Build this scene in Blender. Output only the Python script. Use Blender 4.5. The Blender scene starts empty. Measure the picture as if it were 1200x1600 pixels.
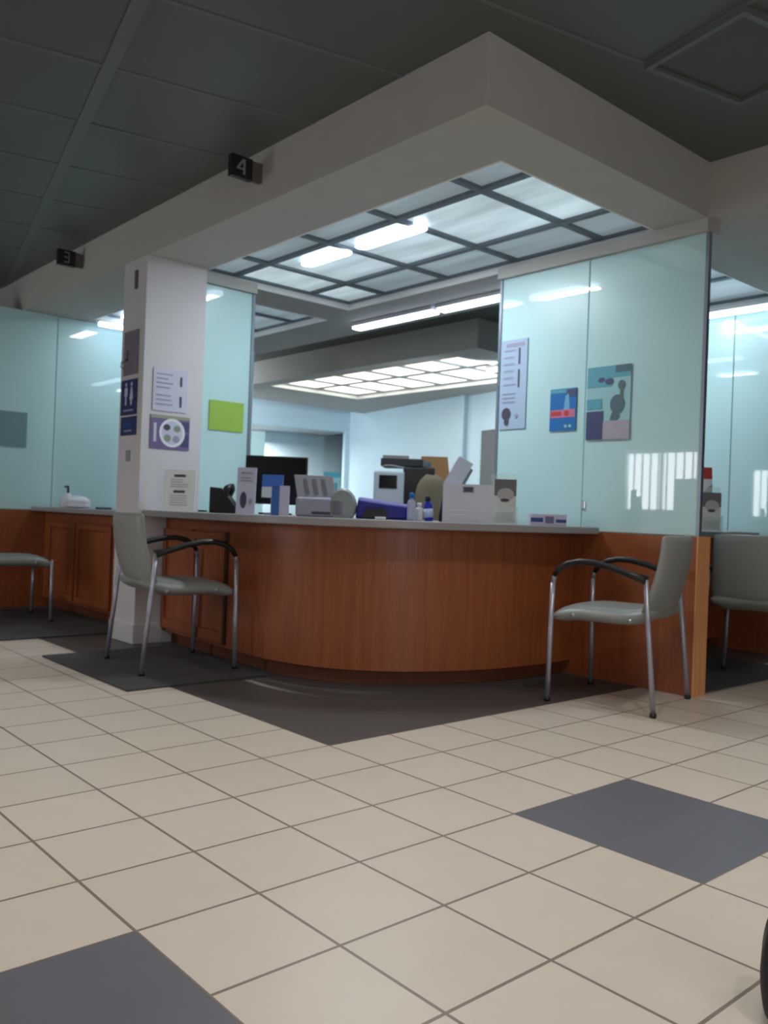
import bpy, bmesh, math, random
from mathutils import Vector, Matrix
random.seed(4)
T = 0.3                       # one floor tile (all plan coordinates below are in floor tiles)
CEIL, SOF, TOP = 9.14, 8.2, 2.83
R2 = math.radians
scn = bpy.context.scene
COL = scn.collection

# ------------------------------------------------------------------ camera
cam_d = bpy.data.cameras.new('camera'); cam = bpy.data.objects.new('camera', cam_d); COL.objects.link(cam)
yaw, pitch, roll = .7214, .0025, .0372
Fv = Vector((math.sin(yaw)*math.cos(pitch), math.cos(yaw)*math.cos(pitch), math.sin(pitch)))
r0 = Vector((math.cos(yaw), -math.sin(yaw), 0)); u0 = r0.cross(Fv)
Rv = math.cos(roll)*r0 + math.sin(roll)*u0; Uv = -math.sin(roll)*r0 + math.cos(roll)*u0
M = Matrix((Rv, Uv, -Fv)).transposed().to_4x4(); M.translation = Vector((-2.7171, -7.5104, 2.9287))*T
cam.matrix_world = M
cam_d.sensor_fit = 'VERTICAL'; cam_d.sensor_height = 36; cam_d.lens = 36*1346.8/1600
cam_d.clip_start = .05; cam_d.clip_end = 200
cam_d.dof.use_dof = True; cam_d.dof.focus_distance = 1.9; cam_d.dof.aperture_fstop = 5.6
scn.camera = cam
# ------------------------------------------------------------------ world, exposure
w = bpy.data.worlds.new('world'); scn.world = w; w.use_nodes = True
w.node_tree.nodes['Background'].inputs[0].default_value = (.75, .85, 1, 1)
w.node_tree.nodes['Background'].inputs[1].default_value = 1.0
scn.view_settings.view_transform = 'Standard'; scn.view_settings.look = 'None'
scn.view_settings.exposure = 0.0; scn.view_settings.gamma = 1; scn.view_settings.use_curve_mapping = False

def area(name, loc, size, power, col, target=None, sy=None, shape='RECTANGLE', spread=None):
    d = bpy.data.lights.new(name, 'AREA'); d.energy = power; d.color = col; d.shape = shape
    d.size = size*T; d.size_y = (sy or size)*T
    if spread: d.spread = R2(spread)
    o = bpy.data.objects.new(name, d); COL.objects.link(o); o.location = Vector(loc)*T
    if target: o.rotation_euler = (Vector(target)-Vector(loc)).to_track_quat('-Z', 'Y').to_euler()
    return o
DAY = (.93, .95, 1.0); TUBE = (.86, .94, 1.0); WARM = (1.0, .94, .87)
# daylight by the west window; unseen south window added to light the waiting room
area('daylight_west', (-10.7, 13.9, 4.9), 3.6, 36, DAY, (0, 13.9, 4.9), 2.8)
area('added_daylight_south', (-2, -14.6, 4.8), 9.0, 28, (1, .96, .92), (-2, 0, 4.0), 4.0)

# ------------------------------------------------------------------ materials
MATS = {}
def srgb(c):
    return tuple(((v/255)/12.92 if v/255 <= .04045 else ((v/255+.055)/1.055)**2.4) for v in c) + (1,)
def mat(name, c, rough=.5, metal=0, spec=.5, coat=0, coatr=.03, noise=0, nscale=8, emit=0, trans=0, bump=0, lin=False):
    if name in MATS: return MATS[name]
    m = bpy.data.materials.new(name); m.use_nodes = True; nt = m.node_tree; b = nt.nodes['Principled BSDF']
    c = tuple(c)+(1,) if lin else srgb(c)
    b.inputs['Base Color'].default_value = c; b.inputs['Roughness'].default_value = rough
    b.inputs['Metallic'].default_value = metal; b.inputs['Specular IOR Level'].default_value = spec
    b.inputs['Coat Weight'].default_value = coat; b.inputs['Coat Roughness'].default_value = coatr
    b.inputs['Transmission Weight'].default_value = trans
    tc = nt.nodes.new('ShaderNodeTexCoord'); n = nt.nodes.new('ShaderNodeTexNoise')
    n.inputs['Scale'].default_value = nscale; n.inputs['Detail'].default_value = 4
    nt.links.new(tc.outputs['Object'], n.inputs['Vector'])
    mr = nt.nodes.new('ShaderNodeMapRange'); k = noise or .04
    mr.inputs['To Min'].default_value = 1-k; mr.inputs['To Max'].default_value = 1+k
    nt.links.new(n.outputs['Fac'], mr.inputs['Value'])
    h = nt.nodes.new('ShaderNodeVectorMath'); h.operation = 'SCALE'; h.inputs[0].default_value = c[:3]
    nt.links.new(mr.outputs[0], h.inputs['Scale']); nt.links.new(h.outputs[0], b.inputs['Base Color'])
    if emit:
        b.inputs['Emission Strength'].default_value = emit; nt.links.new(h.outputs[0], b.inputs['Emission Color'])
    if bump:
        bp = nt.nodes.new('ShaderNodeBump'); bp.inputs['Strength'].default_value = bump; bp.inputs['Distance'].default_value = .002
        n2 = nt.nodes.new('ShaderNodeTexNoise'); n2.inputs['Scale'].default_value = 300
        nt.links.new(tc.outputs['Object'], n2.inputs['Vector']); nt.links.new(n2.outputs['Fac'], bp.inputs['Height'])
        nt.links.new(bp.outputs[0], b.inputs['Normal'])
    MATS[name] = m; return m
def wood_mat(name, c1, c2, rough=.32):
    m = bpy.data.materials.new(name); m.use_nodes = True; nt = m.node_tree; b = nt.nodes['Principled BSDF']
    tc = nt.nodes.new('ShaderNodeTexCoord'); mp = nt.nodes.new('ShaderNodeMapping'); mp.inputs['Scale'].default_value = (22, 22, 1.2)
    n = nt.nodes.new('ShaderNodeTexNoise'); n.inputs['Scale'].default_value = 1.6; n.inputs['Detail'].default_value = 6
    cr = nt.nodes.new('ShaderNodeValToRGB'); cr.color_ramp.elements[0].position = .3; cr.color_ramp.elements[1].position = .72
    cr.color_ramp.elements[0].color = srgb(c1); cr.color_ramp.elements[1].color = srgb(c2)
    nt.links.new(tc.outputs['Object'], mp.inputs[0]); nt.links.new(mp.outputs[0], n.inputs['Vector'])
    nt.links.new(n.outputs['Fac'], cr.inputs[0]); nt.links.new(cr.outputs[0], b.inputs['Base Color'])
    b.inputs['Roughness'].default_value = rough; MATS[name] = m; return m
wood = wood_mat('cherry_veneer', (138, 72, 40), (158, 88, 50), .36)
pale_post = wood_mat('pale_post_wood', (208, 142, 88), (226, 160, 106))  # paler wood tone, used only on the end post face
wood_d = wood_mat('cherry_veneer_groove', (66, 32, 20), (76, 38, 24))
wall_m = mat('wall_paint', (214, 216, 218), .7)
plaster = mat('soffit_paint', (182, 180, 174), .75)
office_wall = mat('office_wall_paint', (200, 224, 236), .7)
pillar_m = mat('pillar_paint', (206, 202, 204), .6)
ceil_m = mat('dark_ceiling_tile', (88, 92, 90), .42, noise=.06, nscale=3)
ceilbar = mat('ceiling_grid_bar', (100, 106, 107), .5)
glass_m = mat('mint_back_painted_glass', (188, 222, 222), .35, coat=1, coatr=.02, noise=.02, nscale=1)
glass_edge = mat('glass_edge_green', (60, 130, 118), .2)
alu = mat('brushed_aluminium', (150, 156, 168), .35, metal=.8)
top_m = mat('grey_laminate', (150, 146, 148), .3, noise=.05, nscale=60)
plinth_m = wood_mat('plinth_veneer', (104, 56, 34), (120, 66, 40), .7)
mat_m = mat('black_rubber_mat', (62, 61, 61), .8, noise=.15, nscale=60, bump=.4)
cushion = mat('grey_vinyl', (140, 142, 138), .4, bump=.15)
legm = mat('silver_painted_steel', (168, 166, 178), .32, metal=.55)
black = mat('black_plastic', (24, 23, 24), .4)
blackg = mat('black_screen', (8, 9, 11), .12)
white_p = mat('white_plastic', (214, 214, 218), .4)
paper = mat('white_paper', (226, 224, 232), .6)
grey_p = mat('grey_plastic', (150, 148, 154), .4)
steel = mat('chrome', (210, 212, 216), .12, metal=1)
ink = mat('dark_ink', (70, 66, 80), .6)
inkl = mat('faint_ink', (150, 148, 172), .6)
tube_m = mat('lit_tube', (214, 236, 255), emit=9)
tube_s = mat('lit_strip_diffuser', (214, 232, 255), emit=7)
acryl = mat('clear_acrylic', (200, 225, 222), .08); acryl.node_tree.nodes['Principled BSDF'].inputs['Alpha'].default_value = .16

def floor_material():
    m = bpy.data.materials.new('ceramic_floor_tiles'); m.use_nodes = True; nt = m.node_tree; N = nt.nodes; L = nt.links
    b = N['Principled BSDF']; tc = N.new('ShaderNodeTexCoord'); sp = N.new('ShaderNodeSeparateXYZ'); L.new(tc.outputs['Object'], sp.inputs[0])
    def mt(op, a, b_=None, c=None):
        n = N.new('ShaderNodeMath'); n.operation = op
        for i, v in enumerate((a, b_, c)):
            if v is None: continue
            if isinstance(v, (int, float)): n.inputs[i].default_value = v
            else: L.new(v, n.inputs[i])
        return n.outputs[0]
    x = mt('DIVIDE', sp.outputs[0], T); y = mt('DIVIDE', sp.outputs[1], T)
    def dist(v): return mt('ABSOLUTE', mt('SUBTRACT', v, mt('ROUND', v)))
    gr = mt('LESS_THAN', mt('MINIMUM', dist(x), dist(y)), .0135)
    dark = mt('MULTIPLY', mt('GREATER_THAN', x, 4.0), mt('GREATER_THAN', y, 1.0))
    bx = mt('LESS_THAN', mt('FLOORED_MODULO', mt('ADD', x, 2), 6), 2) if False else mt('LESS_THAN', mt('MODULO', mt('ADD', x, 62), 6), 2)
    by = mt('LESS_THAN', mt('MODULO', mt('ADD', y, 64), 6), 2)
    blk = mt('MULTIPLY', bx, by)
    # per tile tone
    fx = mt('FLOOR', x); fy = mt('FLOOR', y); cx = N.new('ShaderNodeCombineXYZ'); L.new(fx, cx.inputs[0]); L.new(fy, cx.inputs[1])
    wn = N.new('ShaderNodeTexWhiteNoise'); wn.noise_dimensions = '2D'; L.new(cx.outputs[0], wn.inputs['Vector'])
    nz = N.new('ShaderNodeTexNoise'); nz.inputs['Scale'].default_value = 9; nz.inputs['Detail'].default_value = 5; L.new(tc.outputs['Object'], nz.inputs['Vector'])
    tone = mt('ADD', mt('ADD', .93, mt('MULTIPLY', wn.outputs['Value'], .05)), mt('MULTIPLY', nz.outputs['Fac'], .09))
    def mix(f, a, c):
        n = N.new('ShaderNodeMix'); n.data_type = 'RGBA'; L.new(f, n.inputs[0])
        for i, v in ((6, a), (7, c)):
            if isinstance(v, tuple): n.inputs[i].default_value = v
            else: L.new(v, n.inputs[i])
        return n.outputs[2]
    base = mix(blk, srgb((198, 187, 174)), srgb((96, 96, 104)))
    base = mix(dark, base, srgb((78, 77, 76)))
    g = mix(mt('MAXIMUM', dark, blk), srgb((124, 108, 97)), srgb((92, 88, 84)))
    # tones
    sc = N.new('ShaderNodeVectorMath'); sc.operation = 'SCALE'; L.new(base, sc.inputs[0]); L.new(tone, sc.inputs['Scale'])
    gm = mt('MULTIPLY', gr, mt('SUBTRACT', 1.0, mt('MULTIPLY', mt('MAXIMUM', dark, blk), .6)))
    L.new(mix(gm, sc.outputs[0], g), b.inputs['Base Color'])
    b.inputs['Roughness'].default_value = .38; b.inputs['Specular IOR Level'].default_value = .35
    return m

# ------------------------------------------------------------------ mesh helpers (tile units)
class MB:
    def __init__(s): s.v = []; s.f = []; s.m = []; s.mats = []
    def slot(s, m):
        if m not in s.mats: s.mats.append(m)
        return s.mats.index(m)
    def add(s, vs, fs, m):
        o = len(s.v); k = s.slot(m); s.v += [tuple(v) for v in vs]
        for f in fs: s.f.append(tuple(o+i for i in f)); s.m.append(k)
    def box(s, a, b, m, mx=None):
        x0, y0, z0 = a; x1, y1, z1 = b
        vs = [(x, y, z) for z in (z0, z1) for y in (y0, y1) for x in (x0, x1)]
        if mx: vs = [tuple(mx @ Vector(v)) for v in vs]
        s.add(vs, [(0, 2, 3, 1), (4, 5, 7, 6), (0, 1, 5, 4), (2, 6, 7, 3), (0, 4, 6, 2), (1, 3, 7, 5)], m)
    def prism(s, poly, z0, z1, m, mx=None):
        n = len(poly); vs = [(x, y, z0) for x, y in poly]+[(x, y, z1) for x, y in poly]
        if mx: vs = [tuple(mx @ Vector(v)) for v in vs]
        fs = [tuple(range(n-1, -1, -1)), tuple(range(n, 2*n))]+[(i, (i+1) % n, n+(i+1) % n, n+i) for i in range(n)]
        s.add(vs, fs, m)
    def tube(s, pts, r, m, seg=12, mx=None):
        pts = [Vector(p) for p in pts]
        if mx: pts = [mx @ p for p in pts]
        rs = r if isinstance(r, (list, tuple)) else [r]*len(pts)
        vs = []; fs = []; ref = None
        for i, p in enumerate(pts):
            d = (pts[min(i+1, len(pts)-1)]-pts[max(i-1, 0)]).normalized()
            if ref is None: ref = d.orthogonal().normalized()
            ref = (ref - d*ref.dot(d)).normalized(); b = d.cross(ref)
            for k in range(seg):
                a = 2*math.pi*k/seg; vs.append(p+(ref*math.cos(a)+b*math.sin(a))*rs[i])
        for i in range(len(pts)-1):
            for k in range(seg):
                k2 = (k+1) % seg; fs.append((i*seg+k, i*seg+k2, (i+1)*seg+k2, (i+1)*seg+k))
        fs.append(tuple(range(seg-1, -1, -1))); fs.append(tuple((len(pts)-1)*seg+k for k in range(seg)))
        s.add(vs, fs, m)
    def lathe(s, prof, m, c=(0, 0), seg=20, mx=None):
        vs = []; fs = []
        for r, z in prof:
            for k in range(seg):
                a = 2*math.pi*k/seg; vs.append((c[0]+r*math.cos(a), c[1]+r*math.sin(a), z))
        if mx: vs = [tuple(mx @ Vector(v)) for v in vs]
        for i in range(len(prof)-1):
            for k in range(seg):
                k2 = (k+1) % seg; fs.append((i*seg+k, i*seg+k2, (i+1)*seg+k2, (i+1)*seg+k))
        fs.append(tuple(range(seg-1, -1, -1))); fs.append(tuple((len(prof)-1)*seg+k for k in range(seg)))
        s.add(vs, fs, m)
    def grid(s, fn, nu, nv, th, m):      # closed sheet: fn(u,v)->Vector, thickened along its normal
        P = [[Vector(fn(i/nu, j/nv)) for j in range(nv+1)] for i in range(nu+1)]
        Q = []
        for i in range(nu+1):
            row = []
            for j in range(nv+1):
                du = P[min(i+1, nu)][j]-P[max(i-1, 0)][j]; dv = P[i][min(j+1, nv)]-P[i][max(j-1, 0)]
                n = du.cross(dv).normalized(); e = min(i, nu-i, 1)*min(j, nv-j, 1)
                tt = th if e else th*.45
                row.append((P[i][j]+n*tt/2, P[i][j]-n*tt/2))
            Q.append(row)
        vs = []; idx = {}
        for k in (0, 1):
            for i in range(nu+1):
                for j in range(nv+1): idx[k, i, j] = len(vs); vs.append(Q[i][j][k])
        fs = []
        for i in range(nu):
            for j in range(nv):
                fs.append((idx[0, i, j], idx[0, i+1, j], idx[0, i+1, j+1], idx[0, i, j+1]))
                fs.append((idx[1, i, j], idx[1, i, j+1], idx[1, i+1, j+1], idx[1, i+1, j]))
        for i in range(nu):
            fs.append((idx[0, i, 0], idx[1, i, 0], idx[1, i+1, 0], idx[0, i+1, 0])); fs.append((idx[0, i, nv], idx[0, i+1, nv], idx[1, i+1, nv], idx[1, i, nv]))
        for j in range(nv):
            fs.append((idx[0, 0, j], idx[0, 0, j+1], idx[1, 0, j+1], idx[1, 0, j])); fs.append((idx[0, nu, j], idx[1, nu, j], idx[1, nu, j+1], idx[0, nu, j+1]))
        s.add(vs, fs, m)
    def build(s, name, parent=None, smooth=False, bevel=0, label=None, kind=None, sub=0):
        me = bpy.data.meshes.new(name); me.from_pydata([Vector(v)*T for v in s.v], [], s.f)
        for m in s.mats: me.materials.append(m)
        for p, k in zip(me.polygons, s.m): p.material_index = k; p.use_smooth = smooth
        bm = bmesh.new(); bm.from_mesh(me); bmesh.ops.recalc_face_normals(bm, faces=bm.faces); bm.to_mesh(me); bm.free()
        o = bpy.data.objects.new(name, me); COL.objects.link(o)
        if parent: o.parent = parent
        if bevel:
            b = o.modifiers.new('bevel', 'BEVEL'); b.width = bevel*T; b.segments = 3; b.limit_method = 'ANGLE'; b.angle_limit = R2(35)
        if sub: q = o.modifiers.new('sub', 'SUBSURF'); q.levels = sub; q.render_levels = sub
        if label: o['label'] = label
        if kind: o['kind'] = kind
        return o
def bx(name, a, b, m, parent=None, **k):
    s = MB(); s.box(a, b, m); return s.build(name, parent, **k)
def thing(name, label, cat, loc=(0, 0, 0), rz=0, group=None):
    o = bpy.data.objects.new(name, None); COL.objects.link(o); o.empty_display_size = .05
    o.location = Vector(loc)*T; o.rotation_euler = (0, 0, rz); o['label'] = label; o['category'] = cat
    if group: o['group'] = group
    return o
def tag(o, label, cat, group=None, loc=None, rz=0):
    o['label'] = label; o['category'] = cat
    if group: o['group'] = group
    if loc: o.location = Vector(loc)*T; o.rotation_euler = (0, 0, rz)
    return o
def copy_tree(o, parent=None):
    c = o.copy(); COL.objects.link(c); c.parent = parent
    for ch in [q for q in bpy.data.objects if q.parent == o]: copy_tree(ch, c)
    return c

# ------------------------------------------------------------------ room shell
fl = MB(); fl.add([(-12, -15, 0), (34, -15, 0), (34, 40, 0), (-12, 40, 0)], [(0, 1, 2, 3)], floor_material()); fl.build('floor', kind='structure')
bx('ceiling', (-12, -15, CEIL), (34, 40, CEIL+.3), ceil_m, kind='structure')
wl = MB()   # west wall with window opening; lower corner block added to notch its reflection
for a, b in (((-10.8, -15, 0), (-10.5, 11.9, CEIL)), ((-10.8, 15.6, 0), (-10.5, 40, CEIL)), ((-10.8, 11.9, 0), (-10.5, 15.6, 3.5)), ((-10.8, 11.9, 6.3), (-10.5, 15.6, CEIL)), ((-10.8, 11.9, 3.5), (-10.5, 13.0, 5.0))): wl.box(a, b, wall_m)
wl.build('wall_west', kind='structure')
ws = MB()
for a, b in (((-12, -14.3, 0), (-6.6, -14, CEIL)), ((2.6, -14.3, 0), (34, -14, CEIL)), ((-6.6, -14.3, 0), (2.6, -14, 2.6)), ((-6.6, -14.3, 7.0), (2.6, -14, CEIL))): ws.box(a, b, wall_m)
ws.build('wall_south', kind='structure')
bx('wall_north', (-12, 38, 0), (34, 38.3, CEIL), wall_m, kind='structure')
bx('wall_east', (33, -14, 0), (33.3, 38, CEIL), office_wall, kind='structure')
def window(name, axis, fixed, a0, a1, z0, z1, n):
    f = MB(); p = MB()
    def bb(s, u0, u1, za, zb, d0, d1, m):
        if axis == 'y': s.box((fixed+d0, u0, za), (fixed+d1, u1, zb), m)
        else: s.box((u0, fixed+d0, za), (u1, fixed+d1, zb), m)
    for u in [a0+(a1-a0)*k/n for k in range(n+1)]: bb(f, u-.05, u+.05, z0, z1, -.1, .1, alu)
    bb(f, a0, a1, z0, z0+.1, -.1, .1, alu); bb(f, a0, a1, z1-.1, z1, -.1, .1, alu)
    o = f.build(name, kind='structure')
    return o
window('window_1', 'y', -10.65, 11.9, 15.6, 3.5, 6.3, 2)
window('window_2', 'x', -14.15, -6.6, 2.6, 2.6, 7.0, 4)
# vertical blind hanging inside the west window: seen mirrored in the glass screen
vb = thing('vertical_blind', 'white vertical slat blind hanging in the west window', 'blind', (-10.3, 13.75, 6.35))
bx('head_rail', (-.1, -1.9, 0), (.1, 1.9, .12), white_p, vb)
sl = MB()
for k in range(9):
    y = -1.7+k*.42
    c, s_ = math.cos(R2(72)), math.sin(R2(72))
    sl.prism([(-.05*s_-.01, y-.05*c), (.05*s_, y+.05*c), (.05*s_+.01, y+.05*c), (-.05*s_, y-.05*c)], -2.85, 0, white_p)
sl.build('slat_set', vb, kind='stuff')

# main ceiling grid: battens rotated against the floor tiles
ca, sa = math.cos(R2(12.5)), math.sin(R2(12.5))
def cr(xp, yp): return (xp*ca+yp*sa, -xp*sa+yp*ca)
MR = Matrix.Rotation(-R2(12.5), 4, 'Z')
g = MB()
for k in range(-4, 14): g.box((-14, .67+2.07*k-.035, CEIL-.012), (7.45 if .67+2.07*k > .0 else 30, .67+2.07*k+.035, CEIL+.01), ceilbar, MR)
for xp, wd in ((-4.95, .1), (1.25, .1), (7.45, .035)): g.box((xp-wd, -18, CEIL-.022), (xp+wd, 38 if xp < 5 else .67, CEIL+.01), ceilbar, MR)
g.build('trim_1', kind='structure')
ap = thing('ceiling_access_panel', 'square framed dark access panel in the dark ceiling, upper right', 'ceiling panel', cr(8.4, -.15)+(CEIL,), -R2(12.5))
s = MB()
for a, b in (((-.95, -.78), (.95, -.7)), ((-.95, .74), (.95, .82)), ((-.95, -.7), (-.87, .74)), ((.87, -.7), (.95, .74))): s.box(a+(-.09,), b+(0.0,), ceilbar)
s.build('panel_frame', ap); bx('panel_board', (-.87, -.7, -.03), (.87, .74, 0.0), mat('panel_dark', (84, 82, 80), .5), ap)

# ---- soffit slabs with their light recesses
def slab(s, x0, x1, y0, y1, holes, z0=SOF, z1=CEIL):
    xs = sorted({x0, x1, *[h[0] for h in holes], *[h[1] for h in holes]}); ys = sorted({y0, y1, *[h[2] for h in holes], *[h[3] for h in holes]})
    for i in range(len(xs)-1):
        for j in range(len(ys)-1):
            cx, cy = (xs[i]+xs[i+1])/2, (ys[j]+ys[j+1])/2
            if any(h[0] < cx < h[1] and h[2] < cy < h[3] for h in holes): continue
            s.box((xs[i], ys[j], z0), (xs[i+1], ys[j+1], z1-.003), plaster)
def merge(o):
    bm = bmesh.new(); bm.from_mesh(o.data); bmesh.ops.remove_doubles(bm, verts=bm.verts, dist=1e-4)
    dup = {}
    for f in bm.faces: dup.setdefault(tuple(sorted(v.index for v in f.verts)), []).append(f)
    bmesh.ops.delete(bm, geom=[f for fs in dup.values() if len(fs) > 1 for f in fs], context='FACES')
    bmesh.ops.recalc_face_normals(bm, faces=bm.faces); bm.to_mesh(o.data); bm.free()
H4 = (6.8, 11.25, 1.0, 10.05); H3 = (7.2, 11.6, 11.4, 16.6); H5 = (12.9, 17.15, 1.4, 5.2); HB = (17.7, 22.5, 12.3, 23.3)
s = MB(); slab(s, 5.37, 13.3, 0, 30, [H4, H3]); merge(s.build('ceiling_soffit_west', kind='structure'))
s = MB(); slab(s, 13.3, 24, 0, 6.3, [(13.3, 17.15, 1.4, 5.2)]); slab(s, 11.0, 24, -14, 0, []); merge(s.build('ceiling_soffit_south', kind='structure'))
s = MB(); slab(s, 17.0, 27, 10.8, 27.5, [HB]); merge(s.build('ceiling_soffit_east', kind='structure'))
HOLE5 = (13.3, 17.15, 1.4, 5.2)

def diffuser_mat(name, c, e, k=.35):
    m = bpy.data.materials.new(name); m.use_nodes = True; nt = m.node_tree; b = nt.nodes['Principled BSDF']
    tc = nt.nodes.new('ShaderNodeTexCoord'); mp = nt.nodes.new('ShaderNodeMapping'); mp.inputs['Rotation'].default_value = (0, 0, R2(35)); mp.inputs['Scale'].default_value = (5, .8, 1)
    n = nt.nodes.new('ShaderNodeTexNoise'); n.inputs['Scale'].default_value = 1.3; n.inputs['Detail'].default_value = 3
    mr = nt.nodes.new('ShaderNodeMapRange'); mr.inputs['From Min'].default_value = .3; mr.inputs['From Max'].default_value = .7
    mr.inputs['To Min'].default_value = e*(1-k); mr.inputs['To Max'].default_value = e*(1+k)
    nt.links.new(tc.outputs['Object'], mp.inputs[0]); nt.links.new(mp.outputs[0], n.inputs['Vector']); nt.links.new(n.outputs['Fac'], mr.inputs['Value'])
    nt.links.new(mr.outputs[0], b.inputs['Emission Strength']); b.inputs['Emission Color'].default_value = srgb(c)
    b.inputs['Base Color'].default_value = srgb((150, 158, 164)); b.inputs['Roughness'].default_value = .35
    return m
dif_hi = diffuser_mat('diffuser_bright', (196, 218, 226), .64)
dif_lo = diffuser_mat('diffuser_dim', (170, 192, 202), .34)
dif_wm = diffuser_mat('diffuser_warm_lit', (255, 246, 226), 2.3, .25)
lat_m = mat('lattice_bar', (104, 116, 126), .5)
rim_m = mat('lit_rim_white', (236, 238, 236), .5)  # white lining added so the recess sides look brightly lit
def light_tray(label, xs, ys, z, hole, lo, hi, bar=.07):
    t = thing('ceiling_light_panel', label, 'ceiling light', ((xs[0]+xs[-1])/2, (ys[0]+ys[-1])/2, z))
    ox, oy = (xs[0]+xs[-1])/2, (ys[0]+ys[-1])/2
    s = MB()
    for x in xs: s.box((x-ox-bar, ys[0]-oy, -.06), (x-ox+bar, ys[-1]-oy, .05), lat_m)
    for y in ys: s.box((xs[0]-ox, y-oy-bar, -.059), (xs[-1]-ox, y-oy+bar, .049), lat_m)
    s.build('lattice', t)
    for i in range(len(xs)-1):
        for j in range(len(ys)-1):
            bx('diffuser', (xs[i]-ox+bar, ys[j]-oy+bar, 0), (xs[i+1]-ox-bar, ys[j+1]-oy-bar, .03), hi(i, j) if callable(hi) else hi, t)
    w_ = .03; X0, X1, Y0, Y1 = hole[0]-ox, hole[1]-ox, hole[2]-oy, hole[3]-oy
    for a, b in (((X0, Y0), (X0+w_, Y1)), ((X1-w_, Y0), (X1, Y1)), ((X0+w_, Y0), (X1-w_, Y0+w_)), ((X0+w_, Y1-w_), (X1-w_, Y1))):
        bx('lit_rim_lining', a+(SOF-z-.015,), b+(-.062,), rim_m, t)
    return t, ox, oy
t4, ox, oy = light_tray('gridded luminous ceiling panel above the curved counter with two glowing lamps', [6.82, 7.8, 9.97, 11.23], [1.02, 2.3, 4.4, 6.45, 8.6, 10.03], 8.4, H4, None,
    lambda i, j: dif_hi if i == 1 or (i == 2 and j == 4) else dif_lo)
for y0, y1 in ((4.2, 6.15), (6.45, 8.0)):
    s = MB(); n = 14; pts = []
    for k in range(n+1): pts.append((.16*math.cos(math.pi+math.pi*k/n)*1.0, y0+.16+.16*math.sin(math.pi+math.pi*k/n)))
    for k in range(n+1): pts.append((.16*math.cos(math.pi*k/n), y1-.16+.16*math.sin(math.pi*k/n)))
    s.prism([(x+8.33-ox, y-oy) for x, y in pts], -.09, -.002, tube_m); s.build('lamp', t4)
t3, ox, oy = light_tray('gridded luminous ceiling panel over the booth left of the pillar', [7.22, 9.3, 11.58], [11.42, 13, 14.9, 16.58], 8.4, H3, None, dif_lo)
bx('lamp', (7.9-ox, 15.0-oy, -.09), (8.3-ox, 16.4-oy, -.002), tube_m, t3)
t5, ox, oy = light_tray('gridded luminous ceiling panel over the booth behind the right glass screen', [13.32, 15.2, 17.13], [1.42, 3.3, 5.18], 8.4, HOLE5, None, dif_lo)
bx('lamp', (14.6-ox, 2.6-oy, -.09), (15.0-ox, 4.4-oy, -.002), tube_m, t5)
tb, ox, oy = light_tray('warm bright gridded ceiling light in the far office', [17.72, 20.1, 22.48], [12.32, 14.1, 15.95, 17.8, 19.6, 21.45, 23.28], 8.4, HB, None, dif_wm)
for nm, x, y, p, sx, sy in (('tray_lamp', 8.33, 5.0, 21, .26, 1.6), ('tray_lamp', 8.33, 7.2, 2.5, .26, 1.2), ('tray_lamp', 8.1, 14.6, 6, .4, 1.6), ('tray_lamp', 14.8, 3.3, 10, .4, 2.0)):
    area(nm, (x, y, 8.3), sx, p, TUBE if x < 17 else (1, .97, .92), (x, y, 0), sy)
area('cornice_lamp', (17.0, 2.9, 7.98), .2, 2.2, TUBE, (17.3, 2.9, 0), 4.4)
# surface strip lights on the soffit
for i, (y0, y1, lab) in enumerate(((5.0, 7.93, 'right-hand lit strip light under the soffit, ending at the glass screen'), (8.0, 11.25, 'left-hand lit strip light under the soffit behind the counter'))):
    t = thing('strip_light', lab, 'strip light', (12.45, (y0+y1)/2, SOF)); h = (y1-y0)/2-.03
    bx('housing', (-.19, -h, -.1), (.19, h, 0), white_p, t, bevel=.02); bx('diffuser', (-.16, -h+.03, -.17), (.16, h-.03, -.1), tube_s, t, bevel=.03)
t = thing('strip_light', 'lit cornice strip above the mint glass at the far right', 'strip light', (17.1, 2.9, SOF)); 
bx('housing', (-.12, -2.6, -.06), (.12, 2.2, 0), white_p, t); bx('diffuser', (-.1, -2.55, -.16), (.1, 2.15, -.06), mat('lit_cornice', (206, 228, 250), emit=5), t)
t = thing('strip_light', 'lit cornice strip over the glass left of the pillar', 'strip light', (9.2, 16.6, SOF))
bx('housing', (-1.9, -.12, -.06), (1.9, .12, 0), white_p, t); bx('diffuser', (-1.85, -.1, -.16), (1.85, .1, -.06), MATS['lit_cornice'], t)

# recessed downlights in the dark ceiling of the waiting room (first few mirrored in the right glass, others added to light the floor)
DL = [(-.63, 12.5), (-1.34, 8.4), (-6.8, 11.9), (-3.2, 2.2), (-1.2, .6), (5.4, -3.4), (3.3, -1.9), (-.5, -5.5), (8.2, -3.4), (-6.5, -2.5), (1.4, -9), (7.6, -9), (-6.5, 6.5)]
for i, (x, y) in enumerate(DL):
    t = thing('downlight', 'round recessed downlight in the dark waiting room ceiling', 'downlight', (x, y, CEIL), 0, 'recessed downlights in the waiting room ceiling')
    s = MB(); s.lathe([(.22, -.02), (.3, -.02), (.3, .0), (.22, 0)], white_p, seg=24); s.build('trim_ring', t)
    s = MB(); s.lathe([(.2, -.018), (.2, -.004)], mat('downlight_lens', (255, 236, 210), emit=12), seg=24); s.build('lens', t)
    o = area('downlight_lamp', (x, y, CEIL-.05), .4, 5.6, WARM, (x, y, 0), shape='DISK', spread=125)

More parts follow.
